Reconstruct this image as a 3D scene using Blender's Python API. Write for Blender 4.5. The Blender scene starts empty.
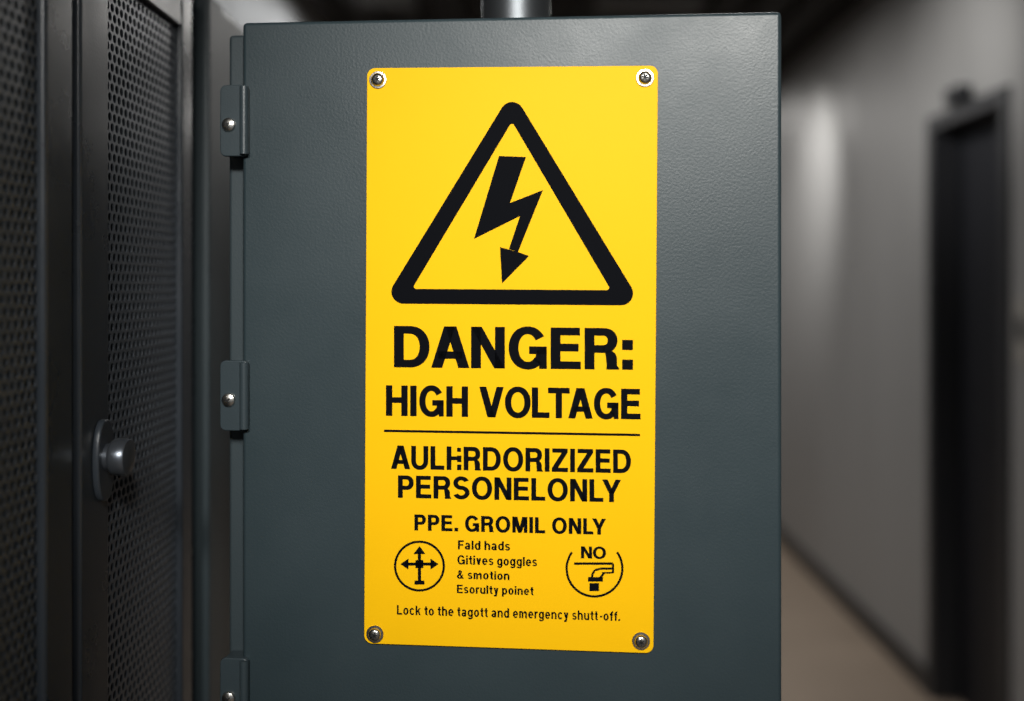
import bpy, bmesh, math, random
from mathutils import Vector, Matrix
random.seed(3)
S = bpy.context.scene
S.view_settings.view_transform = 'Standard'
S.view_settings.look = 'None'
S.view_settings.exposure = 0.0
COL = S.collection

# ---------------------------------------------------------------- materials
def mat(name, col, rough=.5, metal=0, bump=0, bscale=300, var=0, vscale=3, spec=.5, rvar=0, stretch=(1,1,1), coat=0):
    m = bpy.data.materials.new(name); m.use_nodes = True
    nt = m.node_tree; N = nt.nodes; L = nt.links
    b = N['Principled BSDF']
    b.inputs['Base Color'].default_value = col
    b.inputs['Roughness'].default_value = rough
    b.inputs['Metallic'].default_value = metal
    b.inputs['Specular IOR Level'].default_value = spec
    b.inputs['Coat Weight'].default_value = coat
    tc = N.new('ShaderNodeTexCoord')
    mp = N.new('ShaderNodeMapping'); mp.inputs['Scale'].default_value = stretch
    L.new(tc.outputs['Object'], mp.inputs['Vector'])
    if var or rvar:
        n = N.new('ShaderNodeTexNoise'); n.inputs['Scale'].default_value = vscale
        n.inputs['Detail'].default_value = 6; n.inputs['Roughness'].default_value = .6
        L.new(mp.outputs[0], n.inputs['Vector'])
        if var:
            mx = N.new('ShaderNodeMix'); mx.data_type = 'RGBA'
            mx.inputs[6].default_value = tuple(c*(1-var) for c in col[:3])+(1,)
            mx.inputs[7].default_value = tuple(min(1, c*(1+var)) for c in col[:3])+(1,)
            L.new(n.outputs['Fac'], mx.inputs[0]); L.new(mx.outputs[2], b.inputs['Base Color'])
        if rvar:
            mr = N.new('ShaderNodeMapRange')
            mr.inputs['From Min'].default_value = .3; mr.inputs['From Max'].default_value = .7
            mr.inputs['To Min'].default_value = max(0, rough-rvar); mr.inputs['To Max'].default_value = min(1, rough+rvar)
            L.new(n.outputs['Fac'], mr.inputs['Value']); L.new(mr.outputs[0], b.inputs['Roughness'])
    if bump:
        n2 = N.new('ShaderNodeTexNoise'); n2.inputs['Scale'].default_value = bscale
        n2.inputs['Detail'].default_value = 3
        L.new(tc.outputs['Object'], n2.inputs['Vector'])
        bp = N.new('ShaderNodeBump'); bp.inputs['Strength'].default_value = bump; bp.inputs['Distance'].default_value = .001
        L.new(n2.outputs['Fac'], bp.inputs['Height']); L.new(bp.outputs[0], b.inputs['Normal'])
    return m

M_cab = mat('cabinet_paint', (.029, .045, .052, 1), .40, 0, .18, 380, .10, 7, .42, .06)
M_cabd = mat('cabinet_body_paint', (.040, .055, .062, 1), .42, 0, .15, 450, .1, 5)
M_hinge = mat('hinge_paint', (.036, .051, .059, 1), .36, 0, .12, 500, .1, 20)
M_yel = mat('sign_yellow', (.97, .535, .003, 1), .5, 0, .05, 200, .03, 12, .10)
M_blk = mat('sign_ink', (.0022, .0027, .0045, 1), .7, 0, 0, 1, .1, 30, .06)
M_zinc = mat('screw_zinc', (.62, .60, .56, 1), .26, 1, .1, 600, .2, 200)
M_dark = mat('recess_dark', (.01, .01, .01, 1), .6)
M_rack = mat('rack_paint', (.033, .040, .049, 1), .30, 0, .15, 400, .15, 6, .5, .08)
M_perf = mat('perforated_steel', (.115, .13, .15, 1), .34, .3, .1, 400, .15, 8)
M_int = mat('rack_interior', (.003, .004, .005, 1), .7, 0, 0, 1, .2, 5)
M_knob = mat('latch_metal', (.18, .20, .23, 1), .32, .8, 0, 1, .1, 30)
M_galv = mat('galvanised_steel', (.13, .14, .15, 1), .42, .85, .1, 300, .25, 30)
M_wall = mat('wall_paint', (.36, .357, .355, 1), .52, 0, .15, 60, .12, 1.6, .4, .12, (1, 1.5, .25))
M_floor = mat('concrete_floor', (.42, .33, .255, 1), .5, 0, .3, 40, .18, 2.2, .4, .12)
M_ceil = mat('ceiling_dark', (.018, .016, .015, 1), .85, 0, .2, 50, .2, 4)
M_beam = mat('ceiling_slat_paint', (.028, .025, .023, 1), .8, 0, .2, 50, .2, 6, .2)
M_base = mat('baseboard_dark', (.035, .034, .035, 1), .45, 0, 0, 1, .15, 5)
M_door = mat('door_dark', (.010, .011, .016, 1), .5, 0, .1, 80, .15, 3)
M_frame = mat('door_frame_grey', (.034, .035, .040, 1), .45, 0, .1, 80, .1, 3)
M_plate = mat('plate_grey', (.4, .38, .35, 1), .4, 0, 0, 1, .05, 3)
M_fix = mat('fixture_grey', (.10, .10, .10, 1), .5, 0, 0, 1, .03, 3)
M_track = mat('track_black', (.02, .02, .02, 1), .5, 0, 0, 1, .03, 3)

# ---------------------------------------------------------------- helpers
def add(name, me, parent=None, mats=()):
    o = bpy.data.objects.new(name, me); COL.objects.link(o)
    for m in mats: me.materials.append(m)
    if parent: o.parent = parent
    return o

def empty(name, loc=(0, 0, 0), rz=0):
    o = bpy.data.objects.new(name, None); COL.objects.link(o)
    o.location = loc; o.rotation_euler = (0, 0, rz); o.empty_display_size = .1
    return o

def bev(o, w, seg=3):
    if w:
        md = o.modifiers.new('bevel', 'BEVEL'); md.width = w; md.segments = seg; md.limit_method = 'ANGLE'
        md.harden_normals = False
        for p in o.data.polygons: p.use_smooth = True
        wn = o.modifiers.new('wn', 'WEIGHTED_NORMAL'); wn.keep_sharp = False

def box(name, x0, x1, y0, y1, z0, z1, m, b=0, parent=None, seg=3):
    bm = bmesh.new()
    bmesh.ops.create_cube(bm, size=1)
    c = Vector(((x0+x1)/2, (y0+y1)/2, (z0+z1)/2))
    for v in bm.verts:
        v.co = Vector((v.co.x*(x1-x0), v.co.y*(y1-y0), v.co.z*(z1-z0)))+c
    me = bpy.data.meshes.new(name); bm.to_mesh(me); bm.free()
    o = add(name, me, parent, [m]); bev(o, b, seg)
    return o

def lathe(name, prof, m, seg=32, parent=None, mtx=None):
    """prof: list of (r, h) ; axis +Z, transformed by mtx"""
    bm = bmesh.new(); rings = []
    for r, h in prof:
        if r < 1e-6: rings.append([bm.verts.new((0, 0, h))])
        else: rings.append([bm.verts.new((r*math.cos(2*math.pi*i/seg), r*math.sin(2*math.pi*i/seg), h)) for i in range(seg)])
    for a, b in zip(rings, rings[1:]):
        for i in range(seg):
            j = (i+1) % seg
            if len(a) == 1 and len(b) == 1: continue
            if len(a) == 1: bm.faces.new((a[0], b[i], b[j]))
            elif len(b) == 1: bm.faces.new((a[i], a[j], b[0]))
            else: bm.faces.new((a[i], a[j], b[j], b[i]))
    bmesh.ops.recalc_face_normals(bm, faces=bm.faces)
    if mtx: bm.transform(mtx)
    me = bpy.data.meshes.new(name); bm.to_mesh(me); bm.free()
    for p in me.polygons: p.use_smooth = True
    o = add(name, me, parent, [m])
    md = o.modifiers.new('es', 'EDGE_SPLIT'); md.split_angle = math.radians(40)
    return o

def extrude_outline(name, pts, y0, y1, m, parent=None, b=0):
    bm = bmesh.new()
    f = [bm.verts.new((x, y0, z)) for x, z in pts]; k = [bm.verts.new((x, y1, z)) for x, z in pts]
    bm.faces.new(f); bm.faces.new(k[::-1]); n = len(pts)
    for i in range(n):
        bm.faces.new((f[i], k[i], k[(i+1) % n], f[(i+1) % n]))
    bmesh.ops.recalc_face_normals(bm, faces=bm.faces)
    me = bpy.data.meshes.new(name); bm.to_mesh(me); bm.free()
    o = add(name, me, parent, [m]); bev(o, b, 2)
    return o

# ---------------------------------------------------------------- camera
F = 1024.0; CX, CY = 530.0, 287.0; H = 1.5
cd = bpy.data.cameras.new('camera'); cam = bpy.data.objects.new('camera', cd); COL.objects.link(cam)
cam.location = (0, 0, H); cam.rotation_euler = (math.radians(90), 0, 0)
cd.lens = 36; cd.sensor_width = 36; cd.shift_x = -(CX-512)/1024; cd.shift_y = -(350.5-CY)/1024
cd.dof.use_dof = True; cd.dof.focus_distance = 1.03; cd.dof.aperture_fstop = 1.35
cd.clip_start = .02
S.camera = cam

# ---------------------------------------------------------------- electrical cabinet
O = Vector((-.2929, 1.0415, 0)); th = -math.atan2(.0415, .539)
U = Vector((math.cos(th), math.sin(th), 0)); Nn = Vector((math.sin(th)*-1, math.cos(th), 0))
W = .5406; ZT = 1.7695
def uv(px, py, off=0.0):
    """measured position on the door plane -> cabinet local (x,z)"""
    d = Vector(((px-CX)/F, 1, (CY-py)/F)); C = Vector((0, 0, H)); P0 = O+Nn*off
    t = (P0-C).dot(Nn)/d.dot(Nn); P = C+d*t
    return ((P-O).dot(U), P.z)

cab = empty('electrical_cabinet', O, th)
box('body', -.024, W-.004, .026, .34, .08, ZT-.006, M_cabd, .004, cab)
box('plinth', -.005, W-.02, .05, .32, 0, .08, M_rack, .003, cab)
box('door_skin', 0, W, 0, .022, .10, ZT, M_cab, .0045, cab, 4)
box('door_gasket', .008, W-.008, .0215, .0265, .108, ZT-.008, M_dark, 0, cab)
for i, (pt, pb) in enumerate([(86, 157), (360, 430), (656, 727)]):
    (_, zt), (_, zb) = uv(232, pt), uv(232, pb)
    def rr(x0, x1, z0, z1, r, n=6):
        pts = []
        for cx, cz, a in ((x1-r, z1-r, 0), (x0+r, z1-r, 90), (x0+r, z0+r, 180), (x1-r, z0+r, 270)):
            for k in range(n+1):
                t = math.radians(a+90*k/n); pts.append((cx+r*math.cos(t), cz+r*math.sin(t)))
        return pts
    x0 = uv(222, 300)[0]; x1 = uv(252, 300)[0]
    extrude_outline('hinge_leaf_%d' % i, rr(x0, x1-.002, zb, zt, .006), -.006, -.0002, M_hinge, cab, .0012)
    box('hinge_mount_%d' % i, x0+.001, -.001, -.0002, .026, zb+.003, zt-.003, M_hinge, .002, cab)
    lathe('hinge_barrel_%d' % i, [(0, zb+.002), (.0045, zb+.002), (.0045, zt-.002), (0, zt-.002)], M_hinge, 20, cab, Matrix.Translation((x1-.006, -.006, 0)))
    zc = zb+(zt-zb)*.44
    T = Matrix.Translation((uv(231, 300)[0], -.0058, zc)) @ Matrix.Rotation(math.radians(90), 4, 'X')
    lathe('hinge_screw_%d' % i, [(0, 0), (.0072, 0), (.0072, .001), (.0064, .003), (.004, .0042), (0, .0045)], M_zinc, 24, cab, T)
    T2 = T @ Matrix.Translation((0, 0, .0042))
    for q in (0, 1):
        o = box('hinge_screw_slot_%d_%d' % (i, q), -.003, .003, -.0006, .0006, -.0004, .0006, M_dark, 0, cab)
        o.data.transform(T2 @ Matrix.Rotation(math.radians(35+90*q), 4, 'Z'))
cx = (uv(517, 12)[0])-.016
lathe('conduit', [(.040, ZT-.006), (.040, 2.75)], M_galv, 48, cab, Matrix.Translation((cx, .17, 0)))
lathe('conduit_hub', [(0, ZT-.007), (.050, ZT-.007), (.050, ZT+.002), (.046, ZT+.005), (.0405, ZT+.005)], M_galv, 48, cab, Matrix.Translation((cx, .17, 0)))

# ---------------------------------------------------------------- sign
sign = empty('warning_sign', O, th)
SF = -.0035
def slope(y): return -.009+(y-68)*.040/575
def rounded_quad(c, r, n=6):
    out = []
    for i in range(4):
        p = Vector(c[i]); a = (Vector(c[i-1])-p).normalized(); b = (Vector(c[(i+1) % 4])-p).normalized()
        cc = p+a*r+b*r
        for k in range(n+1):
            t = k/n*math.pi/2
            out.append(tuple(cc-b*r*math.cos(t)-a*r*math.sin(t)) )
    return out
q = rounded_quad([(367, 68), (658, 65.5), (653.5, 653.5), (364, 643.5)], 8)
extrude_outline('plate', [uv(x, y, SF) for x, y in q], SF, -.0003, M_yel, sign, .0006)

def ink(name, polys, off=.0003, m=M_blk, raw=False):
    bm = bmesh.new()
    for p in polys:
        vs = []
        for x, y in p:
            yy = y if raw else y+slope(y)*(x-510)
            a, b = uv(x, yy, SF); vs.append(bm.verts.new((a, SF-off, b)))
        try: bm.faces.new(vs)
        except Exception: pass
    for f in bm.faces:
        f.normal_update()
        if f.normal.y > 0: f.normal_flip()
    me = bpy.data.meshes.new(name); bm.to_mesh(me); bm.free()
    return add(name, me, sign, [m])

def R(x0, y0, x1, y1): return [(x0, y0), (x1, y0), (x1, y1), (x0, y1)]
def ring(cx, cy, rx, ry, a0, a1, t, h, n=28, e=2.0):
    out = []
    def P(a, rx, ry):
        c, s = math.cos(a), math.sin(a)
        return (cx+rx*math.copysign(abs(c)**(2/e), c), cy+ry*math.copysign(abs(s)**(2/e), s))
    for k in range(n):
        a = math.radians(a0+(a1-a0)*k/n); b = math.radians(a0+(a1-a0)*(k+1)/n)
        out.append([P(a, rx, ry), P(b, rx, ry), P(b, rx-t, ry-h), P(a, rx-t, ry-h)])
    return out
def glyph(c, t):
    h = t*.84
    if c == 'H': w = .76; return [R(0, 0, t, 1), R(w-t, 0, w, 1), R(t, .5-h/2+.02, w-t, .5+h/2+.02)], w
    if c == 'I': return [R(0, 0, t, 1)], t
    if c == 'L': w = .62; return [R(0, 0, t, 1), R(t, 0, w, h)], w
    if c == 'E': w = .68; return [R(0, 0, t, 1), R(t, 0, w, h), R(t, 1-h, w-.02, 1), R(t, .5-h/2+.02, w-.05, .5+h/2+.02)], w
    if c == 'F': w = .62; return [R(0, 0, t, 1), R(t, 1-h, w, 1), R(t, .5-h/2, w-.06, .5+h/2)], w
    if c == 'T': w = .76; return [R(w/2-t/2, 0, w/2+t/2, 1-h), R(0, 1-h, w, 1)], w
    if c == 'D':
        w = .80; x = .36
        return [R(0, 0, t, 1), R(t, 0, x, h), R(t, 1-h, x, 1)]+ring(x, .5, w-x, .5, -90, 90, t, h, 24, 2.15), w
    if c in 'OQ': w = .90; return ring(w/2, .5, w/2, .52, 0, 360, t, h, 44, 2.1), w
    if c == 'C': w = .84; return ring(.44, .5, .44, .52, 35, 325, t, h, 40, 2.1), w
    if c == 'G':
        w = .86
        return ring(.43, .5, .43, .52, 32, 318, t, h, 40, 2.1)+[R(.46, .54-h, w, .54), R(w-t*.78, 0, w, .5)]+[[(w-t*1.25, .2), (w-t*.7, .1), (w-t*.7, .45), (w-t*1.0, .45)]], w
    if c == 'P':
        w = .70; x = .38; y0 = .36; r = (1-y0)/2
        return [R(0, 0, t, 1), R(t, 1-h, x, 1), R(t, y0, x, y0+h)]+ring(x, y0+r, w-x, r, -90, 90, t, h, 18, 2.2), w
    if c == 'R':
        w = .76; x = .42; y0 = .40; r = (1-y0)/2
        return [R(0, 0, t, 1), R(t, 1-h, x, 1), R(t, y0, x+.03, y0+h)]+ring(x, y0+r, w-.02-x, r, -90, 90, t, h, 18, 2.2)+ \
               [[(w-t*1.1-.03, 0), (w+.02, 0), (w+.02, .03), (w-.03, .10), (w-.03, .28), (w-.06, .38), (w-.16, .47), (w-.30, .42), (w-.06-t, .30), (w-t*1.05-.03, .10)]], w
    if c == 'S':
        w = .74; ry = (.515+h/2)/2; cyu = .5-h/2+ry; cyl = .5+h/2-ry
        return ring(w/2, cyu, w/2-.02, ry, 22, 275, t*.98, h, 26)+ring(w/2, cyl, w/2, ry, -158, 95, t*.98, h, 26), w
    if c == 'U': w = .76; return [R(0, .36, t, 1), R(w-t, .36, w, 1)]+ring(w/2, .36, w/2, .38, 180, 360, t, h, 24, 2.1), w
    if c in 'AV':
        w = .86; s = t*1.12; a = s*.56
        p = [[(0, 0), (s, 0), (w/2-a+s, 1), (w/2-a, 1)], [(w, 0), (w-s, 0), (w/2+a-s, 1), (w/2+a, 1)]]
        if c == 'A': p.append(R(.16, .22, w-.16, .22+h*.95))
        else: p = [[(x, 1-y) for x, y in q] for q in p]; w = w
        return p, w
    if c == 'N': w = .76; return [R(0, 0, t, 1), R(w-t, 0, w, 1), [(0, 1), (t*1.08, 1), (w, 0), (w-t*1.08, 0)]], w
    if c == 'M':
        w = .92; s = t*.95
        return [R(0, 0, s, 1), R(w-s, 0, w, 1), [(0, 1), (t*1.4, 1), (w/2+t*.45, 0), (w/2-t*.45, 0)], [(w, 1), (w-t*1.4, 1), (w/2-t*.45, 0), (w/2+t*.45, 0)]], w
    if c == 'Y':
        w = .84; s = t*1.15
        return [R(w/2-t/2, 0, w/2+t/2, .42), [(0, 1), (s, 1), (w/2+t*.45, .40), (w/2-t*.5, .38)], [(w, 1), (w-s, 1), (w/2-t*.45, .40), (w/2+t*.5, .38)]], w
    if c == 'Z':
        w = .72; s = t*1.25
        return [R(.02, 1-h, w-.01, 1), R(0, 0, w, h), [(0, h*.9), (s, h*.9), (w-.01, 1-h*.9), (w-s, 1-h*.9)]], w
    if c == '.': return [R(0, 0, t, t)], t
    if c == ':': return [R(0, 0, t*1.1, t*1.1), R(0, .72-t*1.1, t*1.1, .72)], t*1.1
    if c == '#':   # damaged H
        w = .66; return [R(0, 0, t, 1), R(t, .42, .50, .58), R(w-t*.9, .0, w, .24), R(w-t*.9, .34, w, .62), R(w-t*.9, .78, w-.02, .95)], w
    if c == '-': return [R(0, .32, .30, .32+h)], .30
    X = .74; w = .62; hh = t*.8
    bowl = lambda: ring(w/2, X/2, w/2, X/2+.015, 0, 360, t, hh, 28)
    if c == 'o': return bowl(), w
    if c == 'c': return ring(w/2, X/2, w/2, X/2+.015, 38, 322, t, hh, 24), w-.03
    if c == 'e': return ring(w/2, X/2, w/2, X/2+.015, 0, 318, t, hh, 24)+[R(t*.6, X/2-hh*.45, w, X/2+hh*.4)], w
    if c == 'a': return ring(.29, X-.22, .27, .235, 0, 165, t, hh, 14)+[R(.56-t, 0, .56, X-.2)]+ring(.27, .215, .27, .225, 0, 360, t, hh, 20), .60
    if c == 'd': return bowl()+[R(w-t, 0, w, 1)], w
    if c == 'b': return bowl()+[R(0, 0, t, 1)], w
    if c == 'p': return bowl()+[R(0, -.27, t, X)], w
    if c == 'g': return bowl()+[R(w-t, -.05, w, X)]+ring(w/2, -.05, w/2, .23, 195, 360, t, hh, 16), w
    if c == 'f': return [R(.10, 0, .10+t, .80), R(0, X-hh, .38, X)]+ring(.40, .76, .30, .25, 90, 180, t, hh, 10), .38
    if c == 't': return [R(.10, .15, .10+t, .95), R(0, X-hh, .38, X)]+ring(.37, .20, .27, .21, 180, 275, t, hh, 10), .38
    if c == 'h': return [R(0, 0, t, 1), R(w-t, 0, w, X-.28)]+ring(w/2, X-.28, w/2, .295, 0, 180, t, hh, 16), w
    if c == 'n': return [R(0, 0, t, X), R(w-t, 0, w, X-.28)]+ring(w/2, X-.28, w/2, .295, 0, 180, t, hh, 16), w
    if c == 'm': return [R(0, 0, t, X), R(.50-t, 0, .50, X-.24), R(1-t*1.4, 0, 1-t*.4, X-.24)]+ring(.25, X-.24, .25, .255, 0, 180, t, hh, 14)+ring(.71, X-.24, .215+t*.0, .255, 0, 180, t, hh, 14), .94
    if c == 'r': return [R(0, 0, t, X), R(.2, X-hh-.02, .40, X+.01)]+ring(.30, X-.25, .30, .265, 95, 180, t, hh, 8), .38
    if c == 'u': return [R(w-t, 0, w, X), R(0, .28, t, X)]+ring(w/2, .28, w/2, .295, 180, 360, t, hh, 16), w
    if c == 'l': return [R(0, 0, t, 1)], t
    if c == 'i': return [R(0, 0, t, X), R(0, 1-t*.85, t, 1)], t
    if c == 'k': return [R(0, 0, t, 1), [(t, .26), (t, .46), (.40, X), (.60, X)], [(.24, .42), (.38, .52), (.62, 0), (.42, 0)]], .60
    if c == 'v': return [[(0, X), (t*1.1, X), (.28+t*.5, 0), (.28-t*.5, 0)], [(.56, X), (.56-t*1.1, X), (.28-t*.5, 0), (.28+t*.5, 0)]], .56
    if c == 'y': return [[(0, X), (t*1.1, X), (.36, .02), (.24, .02)], [(.56, X), (.56-t*1.1, X), (.14, -.27), (.14+t*1.05, -.27)], R(.04, -.27, .26, -.27+hh)], .56
    if c == 's':
        p, ww = glyph('S', t*1.22); return [[(x*.72, y*X) for x, y in q] for q in p], ww*.72
    if c == '&': return ring(.34, .77, .21, .245, 0, 360, t*.9, hh*.9, 20)+ring(.30, .27, .30, .285, 60, 380, t, hh, 24)+[[(.16, .66), (.34, .66), (.78, 0), (.56, 0)], [(.5, .3), (.62, .3), (.72, .48), (.58, .48)]], .76
    return [], .26
def line(name, s, x0, x1, ytop, ybot, t=.20, gap=.085, sp=.24):
    items = []; x = 0
    for i, c in enumerate(s):
        if c == ' ': x += sp; continue
        if c == '|': x += sp*.35; continue
        p, w = glyph(c, t)
        g = gap
        nx = s[i+1] if i+1 < len(s) else ''
        if c+nx in ('LT', 'TA', 'LV', 'VO', 'AG', 'RV', 'DA', 'AN', 'OL', 'NO', 'LY', 'OV', 'AU'): g = gap*.45
        if c+nx in ('LT', 'TA', 'LY'): g = -gap*.6
        items.append((x, p)); x += w+g
        last = x-g
    sx = (x1-x0)/last; hh = ybot-ytop; polys = []
    for ox, p in items:
        for poly in p: polys.append([(x0+(ox+a)*sx, ybot-b*hh) for a, b in poly])
    k = slope((ytop+ybot)/2)
    polys = [[(a, b+k*(a-510)) for a, b in poly] for poly in polys]
    ink(name, polys, raw=True)
line('text_danger', 'DANGER:', 394, 633, 327, 368.5, .222, .085)
line('text_high_voltage', 'HIGH VOLTAGE', 386, 640.5, 387, 417.5, .222, .09, .3)
line('text_authorized', 'AUL#RDORIZIZED', 391, 631, 447.5, 471, .215, .10)
line('text_personnel', 'PERSONELONLY', 398, 621, 477.5, 500, .215, .10)
line('text_ppe', 'PPE. GROMIL ONLY', 414.5, 606, 516.5, 532.5, .225, .12, .3)
ink('divider_rule', [[(384, 431.6), (640, 431.6), (640, 434.0), (384, 434.0)]])
line('text_small_1', 'Fald hads', 458, 510, 541.5, 550.5, .205, .12, .3)
line('text_small_2', 'Gitives goggles', 457.5, 537, 556.5, 565.5, .205, .12, .3)
line('text_small_3', '& smotion', 457, 509.5, 571.5, 580, .205, .12, .3)
line('text_small_4', 'Esorulty poinet', 457, 533.5, 586, 594.5, .205, .12, .3)
line('text_lockout', 'Lock to the tagott and emergency shutt|-off.', 397, 620, 608.3, 617.7, .20, .13, .32)

# --- warning triangle (rounded)
def round_poly(pts, r, n=8):
    out = []
    m = len(pts)
    for i in range(m):
        p = Vector(pts[i]); a = (Vector(pts[i-1])-p).normalized(); b = (Vector(pts[(i+1) % m])-p).normalized()
        ang = a.angle(b); d = r/math.tan(ang/2); c = p+(a+b).normalized()*r/math.sin(ang/2)
        p0 = p+a*d; p1 = p+b*d
        a0 = math.atan2(p0.y-c.y, p0.x-c.x); a1 = math.atan2(p1.y-c.y, p1.x-c.x)
        da = (a1-a0+math.pi) % (2*math.pi)-math.pi
        for k in range(n+1):
            t = a0+da*k/n; out.append((c.x+r*math.cos(t), c.y+r*math.sin(t)))
    return out
ro = round_poly([(512, 91), (382, 304.5), (642.5, 304.5)], 12)
ri = round_poly([(512, 121.5), (412, 289.5), (611, 289.5)], 2.5)
tri = [[ro[i], ro[(i+1) % len(ro)], ri[(i+1) % len(ri)], ri[i]] for i in range(len(ro))]
ink('warning_triangle', tri)
ink('lightning_bolt', [[(499, 156), (526, 157), (510, 203), (474, 239)], [(510, 203), (543, 190), (520, 216), (474, 239)],
                       [(543, 190), (518, 252), (509, 249), (520, 216)], [(500, 247), (509, 249.5), (518, 252), (529, 256), (502, 283.5)]], raw=True)

def stroke(x0, y0, x1, y1, w):
    d = Vector((x1-x0, y1-y0)).normalized(); n = Vector((-d.y, d.x))*w/2
    return [(x0+n.x, y0+n.y), (x1+n.x, y1+n.y), (x1-n.x, y1-n.y), (x0-n.x, y0-n.y)]
c = (419.5, 566)
ic = ring(c[0], c[1], 25.5, 25.5, 0, 360, 2.3, 2.3, 48)
ic += [stroke(c[0]-14, c[1]-2, c[0]+14, c[1]-2, 3), stroke(c[0], c[1]-14, c[0], c[1]+16, 3.2), stroke(c[0]-5, c[1]+16.5, c[0]+5, c[1]+16.5, 4),
       [(c[0]-19, c[1]-2), (c[0]-11, c[1]-7.5), (c[0]-11, c[1]+3.5)], [(c[0]+19, c[1]-2), (c[0]+11, c[1]-7.5), (c[0]+11, c[1]+3.5)],
       [(c[0], c[1]-20), (c[0]-6, c[1]-12), (c[0]+6, c[1]-12)], R(c[0]-4, c[1]-6, c[0]+4, c[1]+2)]
ink('pictogram_four_way', ic, raw=True)
c = (594.5, 568.5)
ic = [[(x, 2*c[1]-y) for x, y in p] for p in ring(c[0], c[1], 29, 29, 144, 396, 2.3, 2.3, 48)]
ic += [stroke(574, 563.5, 613, 563.5, 2.4)]
hose = [(613, 568.5), (601, 568.5), (595, 570), (592.5, 574), (592, 578)]
ic += [stroke(*a, *b, 2.2) for a, b in zip(hose, hose[1:])]
ic += [stroke(613, 572.5, 602, 572.8, 1.6), stroke(613, 563.5, 613, 573, 2.2), R(588, 577, 603, 581.5), R(589.5, 583, 599, 591), stroke(599, 579, 604, 573, 2.2)]
ink('pictogram_no_tap', ic, raw=True)
line('text_no', 'NO', 581, 606, 544.5, 556.5, .22, .12)

for i, (px, py, rot) in enumerate([(378, 80, 20), (645, 78, 50), (375, 634, 10), (641, 641, 35)]):
    a, z = uv(px, py, SF)
    T = Matrix.Translation((a, SF, z)) @ Matrix.Rotation(math.radians(90), 4, 'X')
    lathe('screw_%d' % i, [(0, 0), (.0088, 0), (.0088, .0008), (.0084, .0012), (.0068, .0013), (.0066, .0016), (.0062, .003), (.005, .0042), (.0034, .0048), (0, .005)], M_zinc, 32, sign, T)
    T2 = T @ Matrix.Translation((0, 0, .0046))
    for k in (0, 1, 2):
        o = box('screw_%d_recess_%d' % (i, k), -.0032, .0032, -.0008, .0008, -.0002, .0007, M_dark, 0, sign)
        o.data.transform(T2 @ Matrix.Rotation(math.radians(rot+60*k), 4, 'Z'))

# ---------------------------------------------------------------- racks on the left
XR = -.42
def perf(name, y0, y1, z0, z1, x, m, parent, p=.0118, r=.0045):
    rh = p*math.sqrt(3)/2; ro_ = p/math.sqrt(3)
    idx = {}; vs = []; fs = []
    def V(a, b):
        k = (round(a*1e5), round(b*1e5))
        if k not in idx: idx[k] = len(vs); vs.append((x, a, b))
        return idx[k]
    nr = int((z1-z0)/rh); nc = int((y1-y0)/p)
    for j in range(nr+1):
        for i in range(nc+1):
            cy = y0+i*p+(p/2 if j % 2 else 0); cz = z0+j*rh
            out = []; inn = []
            for k in range(6):
                a = math.radians(30+60*k); b = math.radians(90+60*k)
                A = (cy+ro_*math.cos(a), cz+ro_*math.sin(a)); B = (cy+ro_*math.cos(b), cz+ro_*math.sin(b))
                out += [A, ((A[0]+B[0])/2, (A[1]+B[1])/2)]
                inn += [(cy+r*math.cos(a), cz+r*math.sin(a)), (cy+r*math.cos(a+math.pi/6), cz+r*math.sin(a+math.pi/6))]
            oi = [V(*q) for q in out]; ii = [V(*q) for q in inn]
            for k in range(12):
                l = (k+1) % 12; fs.append((oi[k], oi[l], ii[l], ii[k]))
    me = bpy.data.meshes.new(name); me.from_pydata(vs, [], fs)
    o = add(name, me, parent, [m])
    md = o.modifiers.new('s', 'SOLIDIFY'); md.thickness = .0015; md.offset = 0
    return o
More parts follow.
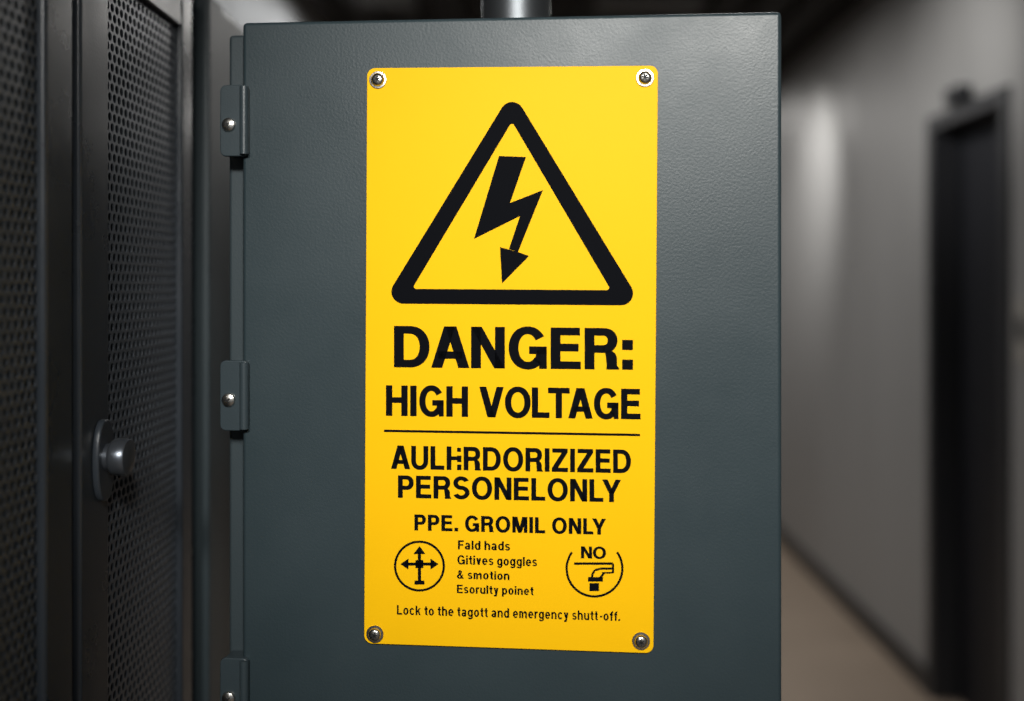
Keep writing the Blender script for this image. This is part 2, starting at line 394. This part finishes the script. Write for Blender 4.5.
def rack(y0, y1, d0, d1, p0, p1, latch_y, top=1.895):
    r = empty('server_rack')
    xb = XR-.022
    box('side_near', -.985, xb, y0, y0+.004, .05, top, M_rack, 0, r)
    box('side_far', -.985, xb, y1-.004, y1, .05, top, M_rack, 0, r)
    box('top_panel', -.985, xb, y0, y1, top-.004, top, M_rack, 0, r)
    box('bottom_panel', -.985, xb, y0, y1, .05, .06, M_rack, 0, r)
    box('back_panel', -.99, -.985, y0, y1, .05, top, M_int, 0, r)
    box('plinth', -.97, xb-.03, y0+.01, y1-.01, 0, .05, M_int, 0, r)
    box('post_near', xb-.03, xb, y0+.001, max(d0, y0+.02), .05, top-.001, M_rack, .002, r)
    box('post_far', xb-.03, xb, min(d1, y1-.02), y1-.001, .05, top-.001, M_rack, .002, r)
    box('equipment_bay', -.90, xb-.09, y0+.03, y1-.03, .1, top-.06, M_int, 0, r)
    z0, z1 = .07, top-.02
    box('door_stile_near', xb+.001, XR, d0, p0, z0, z1, M_rack, .004, r)
    box('door_stile_far', xb+.001, XR, p1, d1, z0, z1, M_rack, .004, r)
    box('door_rail_bottom', xb+.001, XR-.0005, p0, p1, z0, z0+.06, M_rack, .002, r)
    box('door_rail_top', xb+.001, XR-.0005, p0, p1, z1-.06, z1, M_rack, .002, r)
    perf('door_perforated_panel', p0-.004, p1-.002, z0+.05, z1-.05, XR-.008, M_perf, r)
    if latch_y:
        zc = H-(460-CY)/F*1.0
        pts = []
        for k in range(32):
            t = 2*math.pi*k/32
            s = .020*math.copysign(abs(math.cos(t))**.8, math.cos(t)); pts.append((s, .040*math.sin(t)))
        o = extrude_outline('latch_plate', pts, -.007, 0, M_rack, r, .002)
        o.data.transform(Matrix.Translation((XR+.0002, latch_y, zc)) @ Matrix.Rotation(math.radians(90), 4, 'Z'))
        T = Matrix.Translation((XR+.007, latch_y, zc+.003)) @ Matrix.Rotation(math.radians(90), 4, 'Y')
        lathe('latch_knob', [(0, 0), (.013, 0), (.013, .004), (.0165, .006), (.018, .009), (.018, .019), (.0165, .0215), (.008, .023), (0, .023)], M_knob, 32, r, T)
    return r
rack(.30, .948, .31, .942, .36, .888, None)
rack(.952, 1.30, .957, 1.275, 1.022, 1.236, 1.000)
pe = empty('equipment_enclosure')
box('body', -.985, -.436, 1.318, 1.90, 0, 1.895, M_rack, .004, pe)
box('front_trim', -.4355, -.415, 1.325, 1.385, .07, 1.88, M_cabd, .004, pe)
box('front_door', -.4355, -.424, 1.395, 1.89, .07, 1.88, M_cabd, .004, pe)

# ---------------------------------------------------------------- room
XL, XW = -1.0, 1.47; ZC = 2.75; YB, YF = -3.5, 10.0
box('floor', XL-.1, XW+.2, YB, YF, -.1, 0, M_floor)
box('ceiling', XL-.1, XW+.2, YB, YF, ZC, ZC+.1, M_ceil)
box('wall_left', XL-.1, XL, YB, YF, 0, ZC, M_wall)
box('wall_back', XL-.1, XW+.2, YF, YF+.1, 0, ZC, M_wall)
DY0, DY1, DZ = 3.16, 3.74, 2.09
wr = empty('wall_right')
box('section_near', XW, XW+.12, YB, DY0, 0, ZC, M_wall, 0, wr)
box('section_far', XW, XW+.12, DY1, YF, 0, ZC, M_wall, 0, wr)
box('section_over_door', XW, XW+.12, DY0, DY1, DZ, ZC, M_wall, 0, wr)
dr = empty('door_1')
box('leaf', XW+.085, XW+.12, DY0+.02, DY1-.02, .005, DZ-.02, M_door, .002, dr)
box('jamb_near', XW-.012, XW+.13, DY0-.03, DY0+.022, 0, DZ+.03, M_frame, .003, dr)
box('jamb_far', XW-.012, XW+.13, DY1-.022, DY1+.03, 0, DZ+.03, M_frame, .003, dr)
box('head', XW-.012, XW+.13, DY0+.022, DY1-.022, DZ-.022, DZ+.03, M_frame, .003, dr)
lathe('handle', [(0, 0), (.022, 0), (.022, .006), (.009, .008), (.009, .03), (.024, .034), (.024, .05), (0, .055)], M_knob, 24, dr,
      Matrix.Translation((XW+.085, DY0+.09, 1.02)) @ Matrix.Rotation(math.radians(-90), 4, 'Y'))
dl = empty('door_sensor')
box('housing', XW-.05, XW, 3.40, 3.52, DZ+.035, DZ+.085, M_door, .008, dl)
box('bracket', XW-.02, XW, 3.36, 3.56, DZ+.03, DZ+.036, M_door, 0, dl)
box('baseboard_right', XW-.016, XW, DY1+.03, YF, 0, .09, M_base, .003)
box('baseboard_right.001', XW-.016, XW, YB, DY0-.03, 0, .09, M_base, .003)
box('baseboard_left', XL, XL+.016, 1.92, YF, 0, .09, M_base, .003)
sw = empty('light_switch')
box('plate', XW-.012, XW, 2.99, 3.085, 1.27, 1.47, M_plate, .004, sw)
box('rocker', XW-.018, XW-.012, 3.015, 3.06, 1.34, 1.41, M_fix, .002, sw)
cs = empty('ceiling_slats')
x = XL+.08; i = 0
while x < XW-.05:
    box('slat_%d' % i, x, x+.05, YB, YF, ZC-.05, ZC, M_beam, 0, cs); x += .19; i += 1

# ---------------------------------------------------------------- lights in fixtures
def light(nm, x, y, sx, sy, power, col, z=ZC-.075, spread=180):
    e = empty(nm)
    box('housing', x-sx/2-.02, x+sx/2+.02, y-sy/2-.02, y+sy/2+.02, z+.006, ZC-.0505, M_fix, .004, e)
    ld = bpy.data.lights.new('lamp', 'AREA'); ld.shape = 'RECTANGLE'; ld.size = sx; ld.size_y = sy
    ld.energy = power; ld.color = col; ld.spread = math.radians(spread)
    lo = bpy.data.objects.new('lamp', ld); COL.objects.link(lo); lo.location = (x, y, z); lo.parent = e
    return lo
def spot(nm, p, tgt, power, col, size, blend, rad):
    e = empty(nm); p = Vector(p); d = (Vector(tgt)-p).normalized()
    q = d.to_track_quat('-Z', 'Y').to_matrix().to_4x4()
    lathe('can', [(rad+.012, .0), (rad+.012, .11), (rad*.6, .15), (0, .15)], M_track, 32, e, Matrix.Translation(p+d*.03) @ q)
    box('stem', p.x-.012, p.x+.012, p.y-.012, p.y+.012, min(p.z+.10, ZC-.06), ZC-.0505, M_track, 0, e)
    ld = bpy.data.lights.new('lamp', 'SPOT'); ld.energy = power; ld.color = col
    ld.spot_size = math.radians(size); ld.spot_blend = blend; ld.shadow_soft_size = rad
    lo = bpy.data.objects.new('lamp', ld); COL.objects.link(lo)
    lo.matrix_world = Matrix.Translation(p+d*.035) @ q; lo.parent = e
    return lo
spot('added_key_spot', (.35, -1.0, 2.45), (.06, 1.03, 1.55), 150, (1, .98, .93), 32, 1.0, .11)  # key spot added behind camera, soft cone lights the sign and leaves surroundings darker
spot('added_key_spot', (-.25, -1.3, 2.45), (0, 1.03, 1.40), 145, (1, .98, .94), 32, 1.0, .11)  # second added key spot on the sign, unseen behind camera
light('added_fill_light', .15, -1.8, 1.3, .4, 17, (.95, .975, 1))  # soft frontal light added behind camera, unseen housing included
spot('added_key_spot', (.55, 3.0, 2.50), (1.47, 3.45, 2.22), 26, (1, .98, .94), 62, 1.0, .05)
spot('added_key_spot', (.75, 4.9, 2.50), (1.47, 5.3, 2.0), 42, (1, .98, .94), 75, 1.0, .05)
light('added_fill_light', .9, 6.8, .5, .2, 13, (1, .97, .93))
light('added_fill_light', .5, 4.3, .4, .15, 9, (1, .97, .93))
light('added_fill_light', .5, 2.2, .4, .15, 4, (1, .98, .95))
light('added_fill_light', -.6, 4.2, .2, .2, 10, (.97, .99, 1))
w = bpy.data.worlds.new('world'); S.world = w; w.use_nodes = True
w.node_tree.nodes['Background'].inputs[0].default_value = (.78, .83, .9, 1)
w.node_tree.nodes['Background'].inputs[1].default_value = .18
